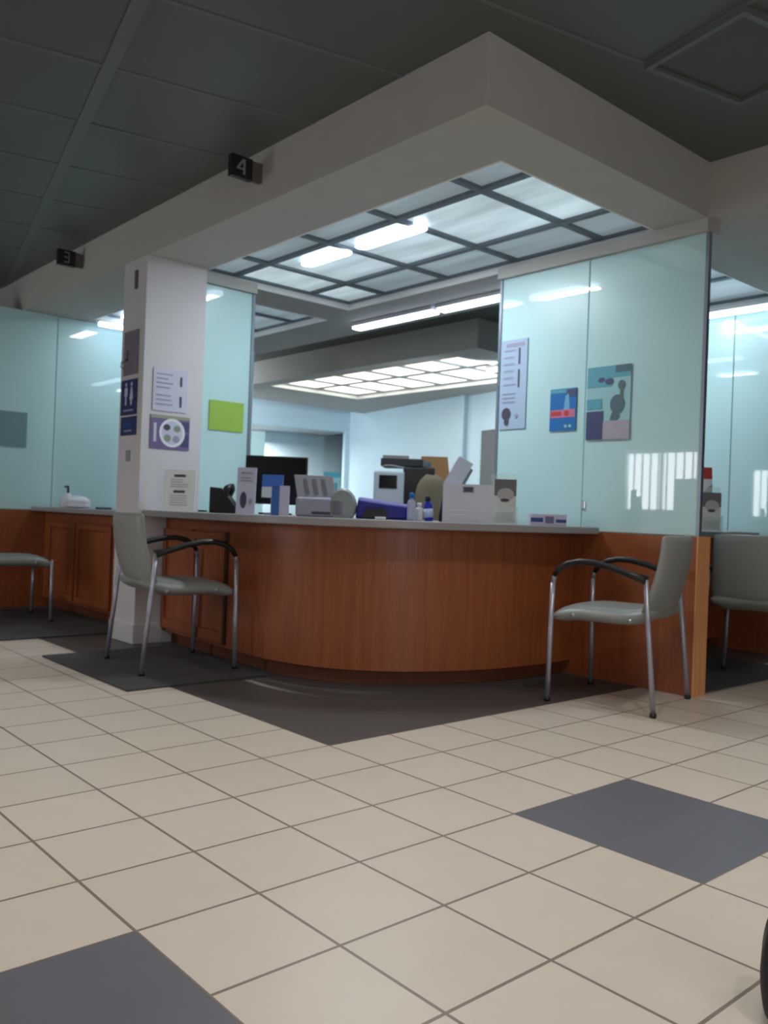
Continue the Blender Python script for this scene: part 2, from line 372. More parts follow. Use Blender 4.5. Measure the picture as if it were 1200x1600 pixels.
# ------------------------------------------------------------------ pillar
pl = MB(); pl.box((5.37, 9.5, 0), (6.78, 10.6, SOF), pillar_m); pl.build('wall_pillar', kind='structure')
sk = MB(); sk.box((5.32, 9.45, 0), (6.0, 10.65, .42), pillar_m); sk.build('baseboard_pillar', kind='structure', bevel=.02)

# ------------------------------------------------------------------ glass screens and wooden partitions
def pane(parent, a, b): return bx('glass_pane', a, b, glass_m, parent, bevel=.01)
pt = thing('glass_partition', 'tall mint glass screen on a cherry wood base right of the curved counter', 'partition', (11.02, 0, 0))
bx('wood_base', (0, 0, 0), (.4, 6.2, 2.74), wood, pt); bx('end_post', (-.004, -.03, 0), (.404, 0, 2.745), pale_post, pt)
pane(pt, (.08, .06, 2.75), (.14, 2.44, 7.98)); pane(pt, (.08, 2.46, 2.75), (.14, 4.64, 7.98))
bx('edge_channel', (.06, -.0, 2.745), (.15, .06, 7.98), alu, pt); bx('edge_channel', (.05, 4.64, 2.75), (.17, 4.7, 7.98), alu, pt)
bx('header', (-.02, -.0, 7.98), (.4, 4.72, SOF), plaster, pt)
pt = thing('glass_partition', 'mint glass screen on a wood base behind the right-hand booth', 'partition', (17.4, 0, 0))
bx('wood_base', (0, -.6, 0), (.4, 6.2, 2.74), wood, pt)
pane(pt, (.08, -.5, 2.75), (.14, 2.73, SOF)); pane(pt, (.08, 2.75, 2.75), (.14, 6.1, SOF)); bx('edge_channel', (.04, -.6, 2.745), (.2, -.5, SOF), alu, pt)
pt = thing('glass_partition', 'wide pale glass screen on a wood base at the far left', 'partition', (0, 17, 0))
bx('wood_base', (2.6, 0, 0), (13.0, .4, 2.68), wood, pt)
pane(pt, (2.7, .08, 2.69), (6.33, .14, SOF-.005)); pane(pt, (6.35, .08, 2.69), (12.9, .14, SOF-.005))
bx('edge_channel', (2.6, .04, 2.68), (2.7, .2, SOF-.005), alu, pt)
pt = thing('glass_partition', 'narrow mint glass screen between the pillar and the office opening', 'partition', (6.78, 9.8, 0))
pane(pt, (0.01, 0, TOP), (1.38, .06, 7.97)); bx('edge_channel', (1.38, -.03, TOP), (1.45, .09, 7.97), alu, pt); bx('header', (.01, -.1, 7.97), (1.45, .2, SOF), plaster, pt)

# ------------------------------------------------------------------ counters
def smooth_path(P, n=8):
    out = []
    for i in range(len(P)-1):
        p0, p1, p2, p3 = (Vector(P[max(i-1, 0)]), Vector(P[i]), Vector(P[i+1]), Vector(P[min(i+2, len(P)-1)]))
        for k in range(n):
            t = k/n; out.append(.5*((2*p1)+(p2-p0)*t+(2*p0-5*p1+4*p2-p3)*t*t+(3*p1-p0-3*p2+p3)*t**3))
    out.append(Vector(P[-1])); return [(v.x, v.y) for v in out]
def offset(path, d):
    out = []
    for i, p in enumerate(path):
        a = Vector(path[max(i-1, 0)]); b = Vector(path[min(i+1, len(path)-1)]); t = (b-a).normalized(); nrm = Vector((-t.y, t.x))
        out.append((p[0]+nrm.x*d, p[1]+nrm.y*d))
    return out
body = smooth_path([(6.02, 9.5), (5.97, 8.0), (5.93, 6.5), (5.95, 5.3), (6.32, 4.15), (7.25, 3.2), (8.6, 2.65), (9.9, 2.47), (11.0, 2.5)])
tops = smooth_path([(5.43, 9.48), (5.4, 8.0), (5.38, 6.4), (5.45, 5.0), (5.9, 3.75), (6.95, 2.75), (8.5, 2.15), (9.9, 1.93), (11.0, 1.95)])
ct = thing('reception_counter', 'large curved cherry wood reception counter with grey top', 'counter', (0, 0, 0))
def ribbon(path, th, z0, z1, m, name, parent, **k):
    inn = offset(path, th); s = MB(); n = len(path)
    vs = [(x, y, z0) for x, y in path]+[(x, y, z1) for x, y in path]+[(x, y, z0) for x, y in inn]+[(x, y, z1) for x, y in inn]
    fs = []
    for i in range(n-1):
        fs += [(i, i+1, n+i+1, n+i), (2*n+i, 3*n+i, 3*n+i+1, 2*n+i+1), (i, 2*n+i, 2*n+i+1, i+1), (n+i, n+i+1, 3*n+i+1, 3*n+i)]
    fs += [(0, n, 3*n, 2*n), (n-1, 3*n-1+0, 4*n-1, 2*n-1)] if False else [(0, n, 3*n, 2*n), (n-1, 3*n-1, 4*n-1, 2*n-1)]
    s.add(vs, fs, m); return s.build(name, parent, smooth=False, **k)
ribbon(body, .1, .27, 2.7, wood, 'front_panel', ct)
ribbon(offset(body, .22), .06, 0.0, .27, plinth_m, 'plinth', ct)
s = MB(); poly = tops+[(11.0, 4.9), (8.2, 9.78), (6.79, 9.78), (6.79, 9.49)]
s.prism(poly, 2.7, TOP, top_m); o = s.build('countertop', ct, bevel=.02)
for y0, y1 in ((8.22, 9.45), (6.82, 8.12)):   # framed door panels left of the curve
    d = MB(); xa = 5.99 if y0 > 8 else 5.93
    for a, b in (((y0, .35), (y0+.12, 2.45)), ((y1-.12, .35), (y1, 2.45)), ((y0+.12, .35), (y1-.12, .55)), ((y0+.12, 2.3), (y1-.12, 2.45))):
        d.box((xa-.05, a[0], a[1]), (xa+.02, b[0], b[1]), wood)
    d.box((xa-.012, y0+.12, .55), (xa+.02, y1-.12, 2.3), wood)
    o = d.build('cabinet_door', ct, bevel=.008)
    g = MB(); g.box((xa-.056, y0-.07, .33), (xa+.02, y0, 2.47), wood_d); g.build('groove', o)
c3 = thing('reception_counter', 'straight cherry wood booth counter left of the pillar', 'counter', (0, 0, 0))
bx('front_panel', (6.15, 10.62, .27), (6.3, 16.98, 2.66), wood, c3); bx('plinth', (6.4, 10.62, 0), (6.5, 16.98, .27), plinth_m, c3)
bx('countertop', (5.75, 10.62, 2.66), (9.0, 16.98, 2.78), top_m, c3, bevel=.02)
for y0, y1 in ((10.7, 12.3), (12.45, 14.6), (14.75, 16.6)):
    d = MB()
    for a, b in (((y0, .35), (y0+.15, 2.4)), ((y1-.15, .35), (y1, 2.4)), ((y0+.15, .35), (y1-.15, .5)), ((y0+.15, 2.25), (y1-.15, 2.4))): d.box((6.09, a[0], a[1]), (6.15, b[0], b[1]), wood)
    d.build('cabinet_door', c3, bevel=.008)
c5 = thing('reception_counter', 'cherry wood booth counter behind the right glass screen', 'counter', (0, 0, 0))
bx('front_panel', (11.45, 2.7, .27), (17.38, 2.85, 2.66), wood, c5); bx('plinth', (11.45, 2.95, 0), (17.38, 3.05, .27), plinth_m, c5)
s = MB(); s.prism([(11.44, .9), (13.6, .9), (14.6, 1.2), (15.3, 1.6), (17.38, 1.9), (17.38, 5), (11.44, 5)], 2.7, TOP, top_m); s.build('countertop', c5, bevel=.02)

# ------------------------------------------------------------------ mats
for lab, a, b in (('black rubber mat under the chair before the curved counter', (3.25, 5.2), (6.02, 8.87)), ('black rubber mat under the seat at the far left', (2.4, 11.1), (6.0, 16.3)), ('black rubber mat under the chair behind the wood post', (11.6, .04), (15.6, 2.6))):
    o = bx('floor_mat', (a[0]-(a[0]+b[0])/2, a[1]-(a[1]+b[1])/2, 0), ((b[0]-a[0])/2, (b[1]-a[1])/2, .035), mat_m, bevel=.012)
    tag(o, lab, 'mat', 'black rubber floor mats', ((a[0]+b[0])/2, (a[1]+b[1])/2, .001))

# ------------------------------------------------------------------ chairs  (local: faces +Y, metres/T = tiles)
def make_chair(label, arms=True, group='grey visitor chairs with steel legs'):
    t = thing('visitor_chair', label, 'chair', (0, 0, 0), 0, group)
    q = 1/T; hw = .265*q
    # seat cushion
    def seat(u, v):
        x = (u-.5)*.505*q; y = (-.235+v*.49)*q
        z = (.428 + .010*math.sin(math.pi*u) - .035*max(0, v-.75)**1.3*4 + .045*max(0, .22-v)*6*.55)*q
        return (x, y, z)
    s = MB(); s.grid(seat, 10, 12, .075*q, cushion); s.build('seat', t, smooth=True, sub=1)
    def back(u, v):
        x = (u-.5)*(.5-.05*v)*q; z = (.455+v*.375)*q
        y = (-.215 - .085*v - .02*math.sin(math.pi*v) - .03*math.cos((u-.5)*math.pi) + .03)*q
        return (x, y, z)
    s = MB(); s.grid(back, 10, 10, .042*q, cushion); s.build('backrest', t, smooth=True, sub=1)
    for sx in (-1, 1):
        r = .0125*q; ft = .575 if arms else .445
        p = [(sx*(hw+.02*q*(1-k)), (.245-.0*k)*q, .012*q+(ft-.012)*q*k) for k in (0, .5, 1)]
        s = MB(); s.tube(p, r, legm); l = s.build('leg', t, smooth=True)
        s = MB(); s.tube([(p[0][0], p[0][1], 0), (p[0][0], p[0][1], .02*q)], .015*q, black); s.build('foot_glide', l, smooth=True)
        rt = .62 if arms else .47
        p = [(sx*(hw+.015*q*(1-k)), (-.27+.06*k)*q, .012*q+(rt-.012)*q*k) for k in (0, .5, 1)]
        s = MB(); s.tube(p, r, legm); l = s.build('leg', t, smooth=True)
        s = MB(); s.tube([(p[0][0], p[0][1], 0), (p[0][0], p[0][1], .02*q)], .015*q, black); s.build('foot_glide', l, smooth=True)
        if arms:
            A = [(.245, .57), (.238, .605), (.215, .64), (.17, .668), (.11, .682), (.04, .68), (-.04, .664), (-.12, .64), (-.215, .615)]
            s = MB(); s.tube([(sx*hw, y*q, z*q) for y, z in A], r*.9, legm); s.build('arm_frame', t, smooth=True)
            s = MB(); s.tube([(sx*hw, y*q, (z+.004)*q) for y, z in A[1:]], [.013*q]+[.0155*q]*6+[.022*q], black); s.build('arm_pad', t, smooth=True)
    for y in (-.14, .14):
        s = MB(); s.tube([(-hw, y*q, .425*q), (hw, y*q, .425*q)], .009*q, legm); s.build('seat_rail', t, smooth=True)
    return t
ch = make_chair('grey visitor chair with black arms on the black mat left of the curved counter')
ch.location = Vector((4.92, 6.95, .036))*T; ch.rotation_euler.z = R2(-96)
c2 = copy_tree(ch); c2['label'] = 'grey visitor chair with black arms beside the bright wood post'; c2.location = Vector((9.72, .62, 0))*T; c2.rotation_euler.z = R2(14)
c4 = copy_tree(ch); c4['label'] = 'grey chair seen from behind, right of the wood post'; c4.location = Vector((13.6, -.04, .036))*T; c4.rotation_euler.z = R2(-78)
c1 = make_chair('grey chair with no arms, cut off at the left edge of the photo', arms=False)
c1.location = Vector((4.35, 14.4, .036))*T; c1.rotation_euler.z = R2(-96)

# ------------------------------------------------------------------ papers, posters and signs (flat things with thickness)
def sheet(name, label, cat, org, u, W, H, base, marks=(), th=.012, group=None, tilt=0, parent=None):
    """org = lower-left corner seen from the front, u = unit direction to the right; marks: (x0,y0,x1,y1,mat[,shape]) in 0..1"""
    u = Vector(u).normalized(); up = Vector((0, 0, 1)); n = u.cross(up)   # towards the viewer
    s = MB()
    def P(x, y, d): return u*(x*W)+up*(y*H*math.cos(tilt))-n*(y*H*math.sin(tilt))+n*d
    s.add([P(x, y, d) for d in (0, th) for y in (0, 1) for x in (0, 1)], [(0, 1, 3, 2), (4, 5, 7, 6), (0, 1, 5, 4), (2, 3, 7, 6), (0, 2, 6, 4), (1, 3, 7, 5)], base)
    for k, mk in enumerate(marks):
        x0, y0, x1, y1, m = mk[:5]; d = th+.004+.0006*k
        if len(mk) > 5 and mk[5] == 'o':
            s.add([P((x0+x1)/2+(x1-x0)/2*math.cos(a*math.pi/10), (y0+y1)/2+(y1-y0)/2*math.sin(a*math.pi/10), d) for a in range(20)], [tuple(range(20))], m)
        elif len(mk) > 5: s.add([P(x0+(x1-x0)*a, y0+(y1-y0)*b, d) for a, b in mk[5]], [tuple(range(len(mk[5])))], m)
        else: s.add([P(x0, y0, d), P(x1, y0, d), P(x1, y1, d), P(x0, y1, d)], [(0, 1, 2, 3)], m)
    me_v = s
    o = MB.build(me_v, name, parent)
    o.location = Vector(org)*T
    if label: o['label'] = label; o['category'] = cat
    if group: o['group'] = group
    return o
def lines(y0, y1, n, x0, x1, m, seed=1, h=.35):
    rr = random.Random(seed); out = []
    for k in range(n):
        yy = y1-(y1-y0)*(k+.5)/n; e = x1-(x1-x0)*rr.random()*.35
        out.append((x0, yy-h*(y1-y0)/n/2, e, yy+h*(y1-y0)/n/2, m))
    return out
lil = mat('lilac_paper', (196, 196, 214), .5); navy = mat('navy_sign', (42, 46, 104), .45); purple = mat('muted_purple', (112, 98, 142), .5)
blue = mat('poster_blue', (24, 104, 172), .5); dblue = mat('dark_blue', (34, 64, 130), .5); pink = mat('poster_pink', (190, 112, 140), .5); red = mat('red', (186, 58, 50), .5)
teal = mat('poster_teal', (86, 156, 172), .5); tealp = mat('poster_pale_teal', (150, 192, 196), .5); slate = mat('slate_panel', (66, 72, 108), .5); fig = mat('grey_figure', (84, 106, 114), .6)
lime = mat('lime_green_card', (150, 186, 70), .55); mauve = mat('mauve_paper', (170, 160, 170), .5); greyb = mat('grey_blue_card', (118, 146, 152), .5); green_pic = mat('dish_green', (130, 146, 130), .5)
U_X = (1, 0, 0); U_nY = (0, -1, 0)
gx = 11.02+.08-.014
# on the right glass (faces -X): to the right is -Y
sheet('notice', 'tall lilac notice with printed lines, high on the left edge of the right glass', 'notice', (gx, 4.6, 4.8), U_nY, .7, 1.86, mat('lilac_notice', (162, 180, 204), .5),
    [(.2, .92, .9, .96, inkl)]+lines(.46, .92, 6, .12, .6, inkl, 3, .25)+[(.68, .72, .74, .9, ink), (.68, .46, .74, .66, ink)]+lines(.28, .42, 3, .1, .75, inkl, 5, .3)+[(.1, .1, .45, .24, ink, 'o'), (.2, .04, .38, .13, ink, 'o'), (.6, .12, .72, .17, inkl, 'o')])
sheet('poster', 'small blue poster with a pink band, fixed on the right glass', 'poster', (gx, 3.27, 4.7), U_nY, .63, .83, blue,
    [(.02, .9, .98, .98, teal), (.62, .8, .98, .97, slate), (.5, .3, .8, .88, mat('pale_blue', (112, 164, 204), .5), [(0, 0), (1, .1), (.7, 1), (.3, .9)]), (.03, .31, .97, .5, pink), (.05, .36, .45, .46, red), (.55, .34, .75, .48, red, 'o'), (.58, .07, .68, .14, tealp), (.74, .07, .84, .14, tealp)])
sheet('poster', 'large teal and grey poster with a bird-like dark figure, on the right glass', 'poster', (gx, 2.39, 4.49), U_nY, .95, 1.38, tealp,
    [(0, .84, 1, 1, teal), (.0, .72, .6, .84, teal), (.65, .9, 1, 1, fig), (.25, .78, .42, .85, slate, 'o'), (.42, .74, .62, .83, slate, 'o'), (0, .42, .36, .56, teal), (0, 0, 1, .25, mauve), (0, 0, .4, .39, slate),
     (.72, .66, .88, .79, fig, 'o'), (.77, .5, .84, .7, fig), (.55, .34, .88, .6, fig, 'o'), (.55, .26, .78, .38, fig, [(0, 0), (.8, 0), (1, .4), (.6, 1), (.2, .8)])])
sheet('poster', 'blue poster cut off by the right edge of the photo', 'poster', (17.46, 1.62, 4.6), U_nY, .6, .85, blue, [(.02, .3, .9, .5, pink), (.1, .35, .5, .46, red), (.4, .55, .8, .9, tealp)])
# on the pillar: front face towards -Y, right is +X
sheet('notice', 'lilac printed notice with two dark marks, upper sheet on the pillar front', 'notice', (5.59, 9.488, 4.96), U_X, .8, .9, lil,
    lines(.5, .92, 4, .08, .6, inkl, 8, .3)+lines(.1, .42, 3, .08, .6, inkl, 9, .3)+[(.78, .62, .84, .85, ink), (.78, .12, .84, .38, ink)])
sheet('poster', 'purple poster with a white dinner plate, on the pillar front', 'poster', (5.56, 9.488, 4.15), U_X, .92, .72, purple,
    [(0, .9, 1, 1, mat('olive_strip', (150, 156, 130), .6)), (.08, .2, .15, .75, lil), (.7, .55, .98, .85, slate), (.78, .1, .98, .5, slate), (.22, .06, .88, .92, paper, 'o'), (.28, .14, .82, .84, lil, 'o'),
     (.32, .55, .5, .74, ink, 'o'), (.58, .52, .76, .72, green_pic, 'o'), (.34, .22, .52, .44, green_pic, 'o'), (.56, .2, .74, .42, inkl, 'o')])
# left face of the pillar towards -X
sheet('restroom_sign', 'navy sign with two white standing figures on the left face of the pillar', 'sign', (5.358, 10.5, 4.86), U_nY, .76, .76, navy,
    [(.22, .28, .44, .78, lil, [(.3, 0), (.7, 0), (.7, .5), (1, .5), (.9, 1), (.1, 1), (0, .5), (.3, .5)]), (.27, .8, .39, .92, lil, 'o'), (.56, .28, .8, .78, lil, [(.3, 0), (.7, 0), (.7, .3), (1, .3), (.7, 1), (.3, 1), (0, .3), (.3, .3)]), (.62, .8, .74, .92, lil, 'o'), (.2, .1, .82, .15, inkl)])
sheet('direction_sign', 'smaller navy sign directly below the two-figure sign on the pillar', 'sign', (5.358, 10.47, 4.42), U_nY, .74, .4, navy, [(.2, .4, .8, .7, dblue), (.25, .2, .75, .28, inkl)])
sheet('notice', 'glossy mauve sheet above the navy figure sign on the pillar', 'notice', (5.36, 10.45, 5.72), U_nY, .7, .95, mat('glossy_mauve', (140, 126, 142), .15))
o = bx('switch_plate', (-.02, -.1, -.12), (0.0, .1, .12), grey_p, bevel=.01); tag(o, 'small grey switch on the lower left face of the pillar', 'switch', loc=(5.369, 10.08, 3.98))
t = thing('wall_hook', 'small chrome hook glinting above the navy sign on the pillar', 'hook', (5.345, 10.2, 5.9))
bx('plate', (-.03, -.05, .1), (0.0, .05, .35), steel, t, bevel=.01)
s = MB(); s.tube([(-.02, 0, .15), (-.14, 0, .08), (-.16, 0, -.02), (-.1, 0, -.06)], .022, steel); s.build('hook', t, smooth=True)
o = bx('wall_bracket', (-.05, -.04, -.2), (0, .04, .2), mat('taupe_metal', (96, 88, 86), .5), bevel=.01); tag(o, 'small taupe bracket near the top of the pillar side face', 'bracket', loc=(5.368, 9.95, 7.75))
sheet('paper_sign', 'plain lime green card on the narrow mint glass beside the pillar', 'card', (7.12, 9.785, 4.7), U_X, .9, .68, lime)
sheet('paper_sign', 'grey blue card on the pale glass at the left edge of the photo', 'card', (4.4, 17.064, 4.4), U_X, 1.18, .97, greyb)
# hanging number signs fixed to the soffit face
def number_sign(label, digit, y):
    t = thing('number_sign', label, 'sign', (5.37, y, 8.54))
    bx('housing', (-.62, -.06, 0), (-.2, .06, .37), black, t, bevel=.012); bx('bracket', (-.2, -.045, .02), (0, .045, .35), MATS['taupe_metal'], t)
    s = MB(); m = mat('digit_white', (132, 132, 136), .5)
    def seg(x0, z0, x1, z1): s.box((x0-.41, -.066, z0+.19), (x1-.41, -.058, z1+.19), m)
    if digit == 4:
        s.add([(-.41+x, -.064, .19+z) for x, z in ((.0, .13), (.06, .13), (.06, -.13), (.015, -.13), (.015, -.06), (-.11, -.06), (-.11, -.03))], [tuple(range(7))], m)
        s.add([(-.41+x, -.066, .19+z) for x, z in ((.015, .07), (.015, -.025), (-.06, -.025))], [(0, 1, 2)], black)
    else:
        for z in (-.13, -.015, .1): seg(-.07, z, .06, z+.03)
        seg(.03, -.13, .06, .13)
    s.build('digit', t); return t
number_sign('black box sign showing the number 4 on the soffit', 4, 5.24); number_sign('black box sign showing the number 3 further left on the soffit', 3, 12.98)

# ------------------------------------------------------------------ things on the counter
def K(px_, D):   # not a lens trick: plan position along a sight line, counter items stay on the top
    return None
def rotz(v, a): return (v[0]*math.cos(a)-v[1]*math.sin(a), v[0]*math.sin(a)+v[1]*math.cos(a))
FA = -.7214      # items turned to face the visitors across the rounded corner
def facing(name, label, cat, x, y, W, H, base, marks=(), ang=FA, th=.02, z=TOP, tilt=.12, group=None):
    u = (math.cos(ang), math.sin(ang), 0)
    return sheet(name, label, cat, (x-u[0]*W/2, y-u[1]*W/2, z+.002), u, W, H, base, marks, th, group, tilt)
facing('sign_stand', 'white standing sign with two dark headings in front of the pillar', 'sign', 5.85, 8.66, .66, .87, mat('warm_white_card', (226, 226, 224), .5),
    [(.32, .82, .68, .88, ink), (.32, .44, .68, .5, ink)]+lines(.56, .78, 4, .22, .8, inkl, 2, .25)+lines(.12, .4, 5, .22, .8, inkl, 4, .25), th=.04)
ph = thing('desk_phone', 'black desk telephone next to the narrow mint glass', 'telephone', (6.43, 7.75, TOP), FA)
s = MB(); s.prism([(-.3, 0), (.3, 0), (.3, .06), (-.05, .5), (-.3, .52)], -.22, .22, black, Matrix.Rotation(R2(90), 4, 'X')); s.build('body', ph, bevel=.02)
s = MB(); s.tube([(.0, -.26, .34), (.06, -.26, .5), (.1, -.1, .56), (.1, .1, .56), (.06, .26, .5), (0, .26, .34)], [.07, .07, .045, .045, .07, .07], black); s.build('handset', ph, smooth=True)
s = MB(); pts = [(-.3+.02*math.cos(k*.9), -.3-.02*k*.8, .03+.02*math.sin(k*.9)) for k in range(26)]; pts = [(-.35-.012*k, -.2+.05*math.sin(k*1.3), .03) for k in range(14)]; s.tube(pts, .014, black, 6); s.build('cord', ph, smooth=True)
facing('leaflet_stand', 'tall lilac leaflet with a printed figure, right of the black telephone', 'leaflet', 6.2, 6.65, .36, .9, lil,
    [(.2, .86, .8, .9, inkl), (.2, .76, .7, .79, inkl), (.2, .7, .8, .73, inkl), (.2, .12, .55, .48, ink, 'o'), (.66, .2, .86, .34, inkl, 'o')], th=.06)
mo = thing('computer_monitor', 'black computer monitor standing behind the leaflets', 'monitor', (7.7, 7.85, TOP), FA+.05)
bx('screen_panel', (-.66, -.04, .22), (.66, .05, 1.25), mat('monitor_black', (16, 17, 20), .35), mo, bevel=.02); bx('neck', (-.09, -.0, .04), (.09, .08, .5), black, mo, bevel=.01)
s = MB(); s.prism([(.36*math.cos(a*math.pi/12), .22*math.sin(a*math.pi/12)) for a in range(24)], 0, .04, black); s.build('base', mo)
s = MB(); s.box((-.62, -.056, .26), (.62, -.04, 1.21), blackg); s.build('display', mo)
facing('card_holder', 'blue and white card standing before the monitor', 'card', 6.895, 6.792, .42, .46, mat('card_white', (206, 210, 210), .5), [(0, .48, 1, 1, mat('medium_blue', (58, 104, 178), .5))], z=TOP+.34)
bx_ = thing('card_stand', 'small grey holder under the blue and white card', 'stand', (6.915, 6.812, TOP), FA)
s = MB(); s.tube([(0, 0, 0), (0, 0, .36)], .03, grey_p); s.build('post', bx_); bx('foot', (-.15, -.1, 0), (.15, .1, .03), grey_p, bx_)
facing('leaflet_box', 'narrow leaflet, blue on the left and white on the right, before the printer', 'leaflet', 6.52, 5.95, .33, .56, mat('lilac_white', (206, 204, 224), .5), [(0, 0, .45, 1, mat('medium_blue', (58, 104, 178), .5))], th=.05, tilt=.05)
pr_ = thing('desk_printer', 'grey desktop printer with an upright slotted paper tray', 'printer', (7.1, 5.368, TOP), FA)
MX = Matrix.Rotation(R2(90), 4, 'X') 
s = MB(); s.box((-.5, -.3, 0), (.42, .32, .36), mat('lavender_grey_plastic', (158, 158, 176), .4)); b_ = s.build('body', pr_, bevel=.05)
s = MB(); s.lathe([(.05, -.3), (.3, -.3), (.34, -.26), (.34, .26), (.3, .3), (.05, .3)], mat('stone_grey_plastic', (150, 156, 154), .4), seg=28, mx=Matrix.Translation((.36, 0, .22)) @ Matrix.Diagonal((.75, 1, .98, 1)) @ Matrix.Rotation(R2(90), 4, 'X'))
s.v = [(x, y, max(z, 0.0)) for x, y, z in s.v]; s.build('side_cover', pr_, smooth=False)
s = MB(); MT = Matrix.Translation((-.08, .1, .3)) @ Matrix.Rotation(R2(-16), 4, 'X')
s.prism([(-.42, 0), (.32, 0), (.22, .5), (-.52, .5)], -.03, .03, grey_p, MT @ Matrix.Rotation(R2(90), 4, 'X')); tr = s.build('paper_tray', pr_, bevel=.012)
s = MB()
for k in range(3): s.prism([(-.27+k*.17, .12), (-.2+k*.17, .12), (-.27+k*.17, .42), (-.34+k*.17, .42)], .03, .04, mat('slot_grey', (104, 108, 112), .5), MT @ Matrix.Rotation(R2(90), 4, 'X'))
s.build('tray_slots', tr)
bx('output_slot', (-.2, -.31, .05), (.15, -.295, .1), ink, b_)
tr_ = thing('plastic_tray', 'royal blue plastic basket with a dark front opening', 'basket', (8.0, 4.65, TOP), FA)
rb = mat('royal_blue_plastic', (38, 40, 142), .4)
s = MB(); 
s.add([(-.55, -.3, 0), (.5, -.3, 0), (.5, .3, 0), (-.55, .3, 0), (-.5, -.36, .36), (.44, -.32, .26), (.48, .34, .3), (-.52, .36, .42)], [(3, 2, 1, 0), (4, 5, 6, 7), (0, 1, 5, 4), (1, 2, 6, 5), (2, 3, 7, 6), (3, 0, 4, 7)], rb); s.build('shell', tr_, bevel=.05)
s = MB(); s.prism([(-.42, .02), (.08, .02), (.0, .2), (-.34, .2)], .34, .37, black, Matrix.Rotation(R2(90), 4, 'X')); s.build('opening', tr_)
s = MB(); s.lathe([(.03, 0), (.09, 0), (.1, .03), (.09, .05), (.03, .05)], white_p, seg=16); tag(s.build('tape_roll', smooth=False), 'small white roll lying in front of the blue basket', 'tape', loc=(7.288, 3.955, TOP+.001))
def bottle(label, x, y, r, h, m, cap, lab=None, tilt=0, name='bottle'):
    t = thing(name, label, 'bottle', (x, y, TOP), 0); 
    if tilt: t.rotation_euler = (0, tilt, FA)
    s = MB(); s.lathe([(r*.85, 0), (r, .02), (r, h*.62), (r*.9, h*.7), (r*.45, h*.78), (r*.45, h*.82)], m, seg=20); s.build('body', t, smooth=True)
    s = MB(); s.lathe([(r*.62, h*.8), (r*.62, h*.98), (r*.5, h)], cap, seg=20); s.build('cap', t, smooth=True)
    if lab: s = MB(); s.lathe([(r*1.02, h*.15), (r*1.02, h*.5)], lab, seg=20); s.build('wrap_label', t, smooth=True)
    return t
bottle('tall bottle with light blue cap and white body, right of the blue basket', 7.9, 3.818, .075, .5, mat('pale_lilac_plastic', (180, 186, 214), .4), mat('bright_blue', (24, 110, 190), .4), None and mat('bright_blue2', (90, 140, 200), .4))
bottle('short white squeeze bottle between the two blue bottles', 8.105, 3.828, .07, .33, white_p, white_p)
bottle('dark blue bottle with a white label, leaning slightly', 8.35, 3.818, .085, .46, mat('cobalt', (30, 40, 170), .3), black, mat('label_white', (190, 200, 230), .5), tilt=-.08)
bc = thing('office_chair', 'olive brown office chair with rounded back behind the counter', 'chair', (11.75, 7.25, 0), FA+.1)
s = MB(); s.grid(lambda u, v: ((u-.5)*(.78*math.sqrt(max(.06, 1-max(0, (v-.55)/.47)**2.4))), -.1*math.cos((u-.5)*3), 2.5+1.4*v), 10, 10, .14, mat('olive_fabric', (112, 104, 84), .8)); s.build('backrest', bc, smooth=True)
s = MB(); s.tube([(0, .1, 1.4), (0, .02, 2.6)], .06, black); s.build('back_support', bc)
s = MB(); s.grid(lambda u, v: ((u-.5)*1.5, -.05+v*1.4, 1.45+.05*math.sin(u*3)), 8, 8, .2, MATS['olive_fabric']); s.build('seat', bc, smooth=True)
s = MB(); s.tube([(0, .6, .3), (0, .6, 1.4)], .08, steel)
for k in range(5): s.tube([(0, .6, .32), (.9*math.cos(k*1.2566), .6+.9*math.sin(k*1.2566), .12)], .06, black)
s.build('star_base', bc)
s = MB(); s.lathe([(.12, 0), (.14, .03), (.12, .2), (.1, .42), (.04, .45)], black, seg=18); tag(s.build('pen_pot', smooth=True), 'black cup standing beside the dark blue bottle', 'cup', loc=(8.6, 3.64, TOP))
facing('counter_sign', 'wide white sign in clear stand with small grey emblem at the top', 'sign', 8.433, 2.927, .9, .68, mat('pale_grey_paper', (202, 206, 218), .45), [(.38, .78, .6, .94, inkl), (.4, .8, .58, .92, ink), (.12, .3, .5, .33, paper), (.12, .2, .5, .22, paper)], th=.05, tilt=.06)
def leaflet_holder(label, x, y, z, ang, w_=.4, h_=.78):
    t = thing('leaflet_holder', label, 'leaflet holder', (x, y, z), ang)
    s = MB()
    for a, b in (((-w_/2-.03, .1, 0), (w_/2+.03, .12, h_+.12)), ((-w_/2-.03, -.1, 0), (w_/2+.03, -.085, .3)), ((-w_/2-.03, -.1, 0), (-w_/2-.01, .1, .3)), ((w_/2+.01, -.1, 0), (w_/2+.03, .1, .3))): s.box(a, b, acryl)
    s.build('acrylic_case', t)
    l = sheet('leaflet', None, None, (-w_/2, -.0, .02), U_X, w_, h_, mat('leaflet_grey_white', (206, 206, 204), .5), [(0, .62, 1, 1, mat('photo_grey', (104, 100, 106), .5)), (.15, .5, .9, .8, mat('photo_pale', (176, 172, 170), .5), 'o'), (.3, .48, .7, .56, ink, 'o'), (.1, .05, .9, .25, mat('photo_pale2', (184, 182, 178), .5))], .05, parent=t)
    return t
leaflet_holder('clear acrylic holder with grey photo leaflets at the left foot of the right glass', 9.07, 2.644, TOP, FA)
leaflet_holder('clear acrylic holder with grey photo leaflets just right of the glass edge post', 12.8, .72, TOP, FA, .36, .72)
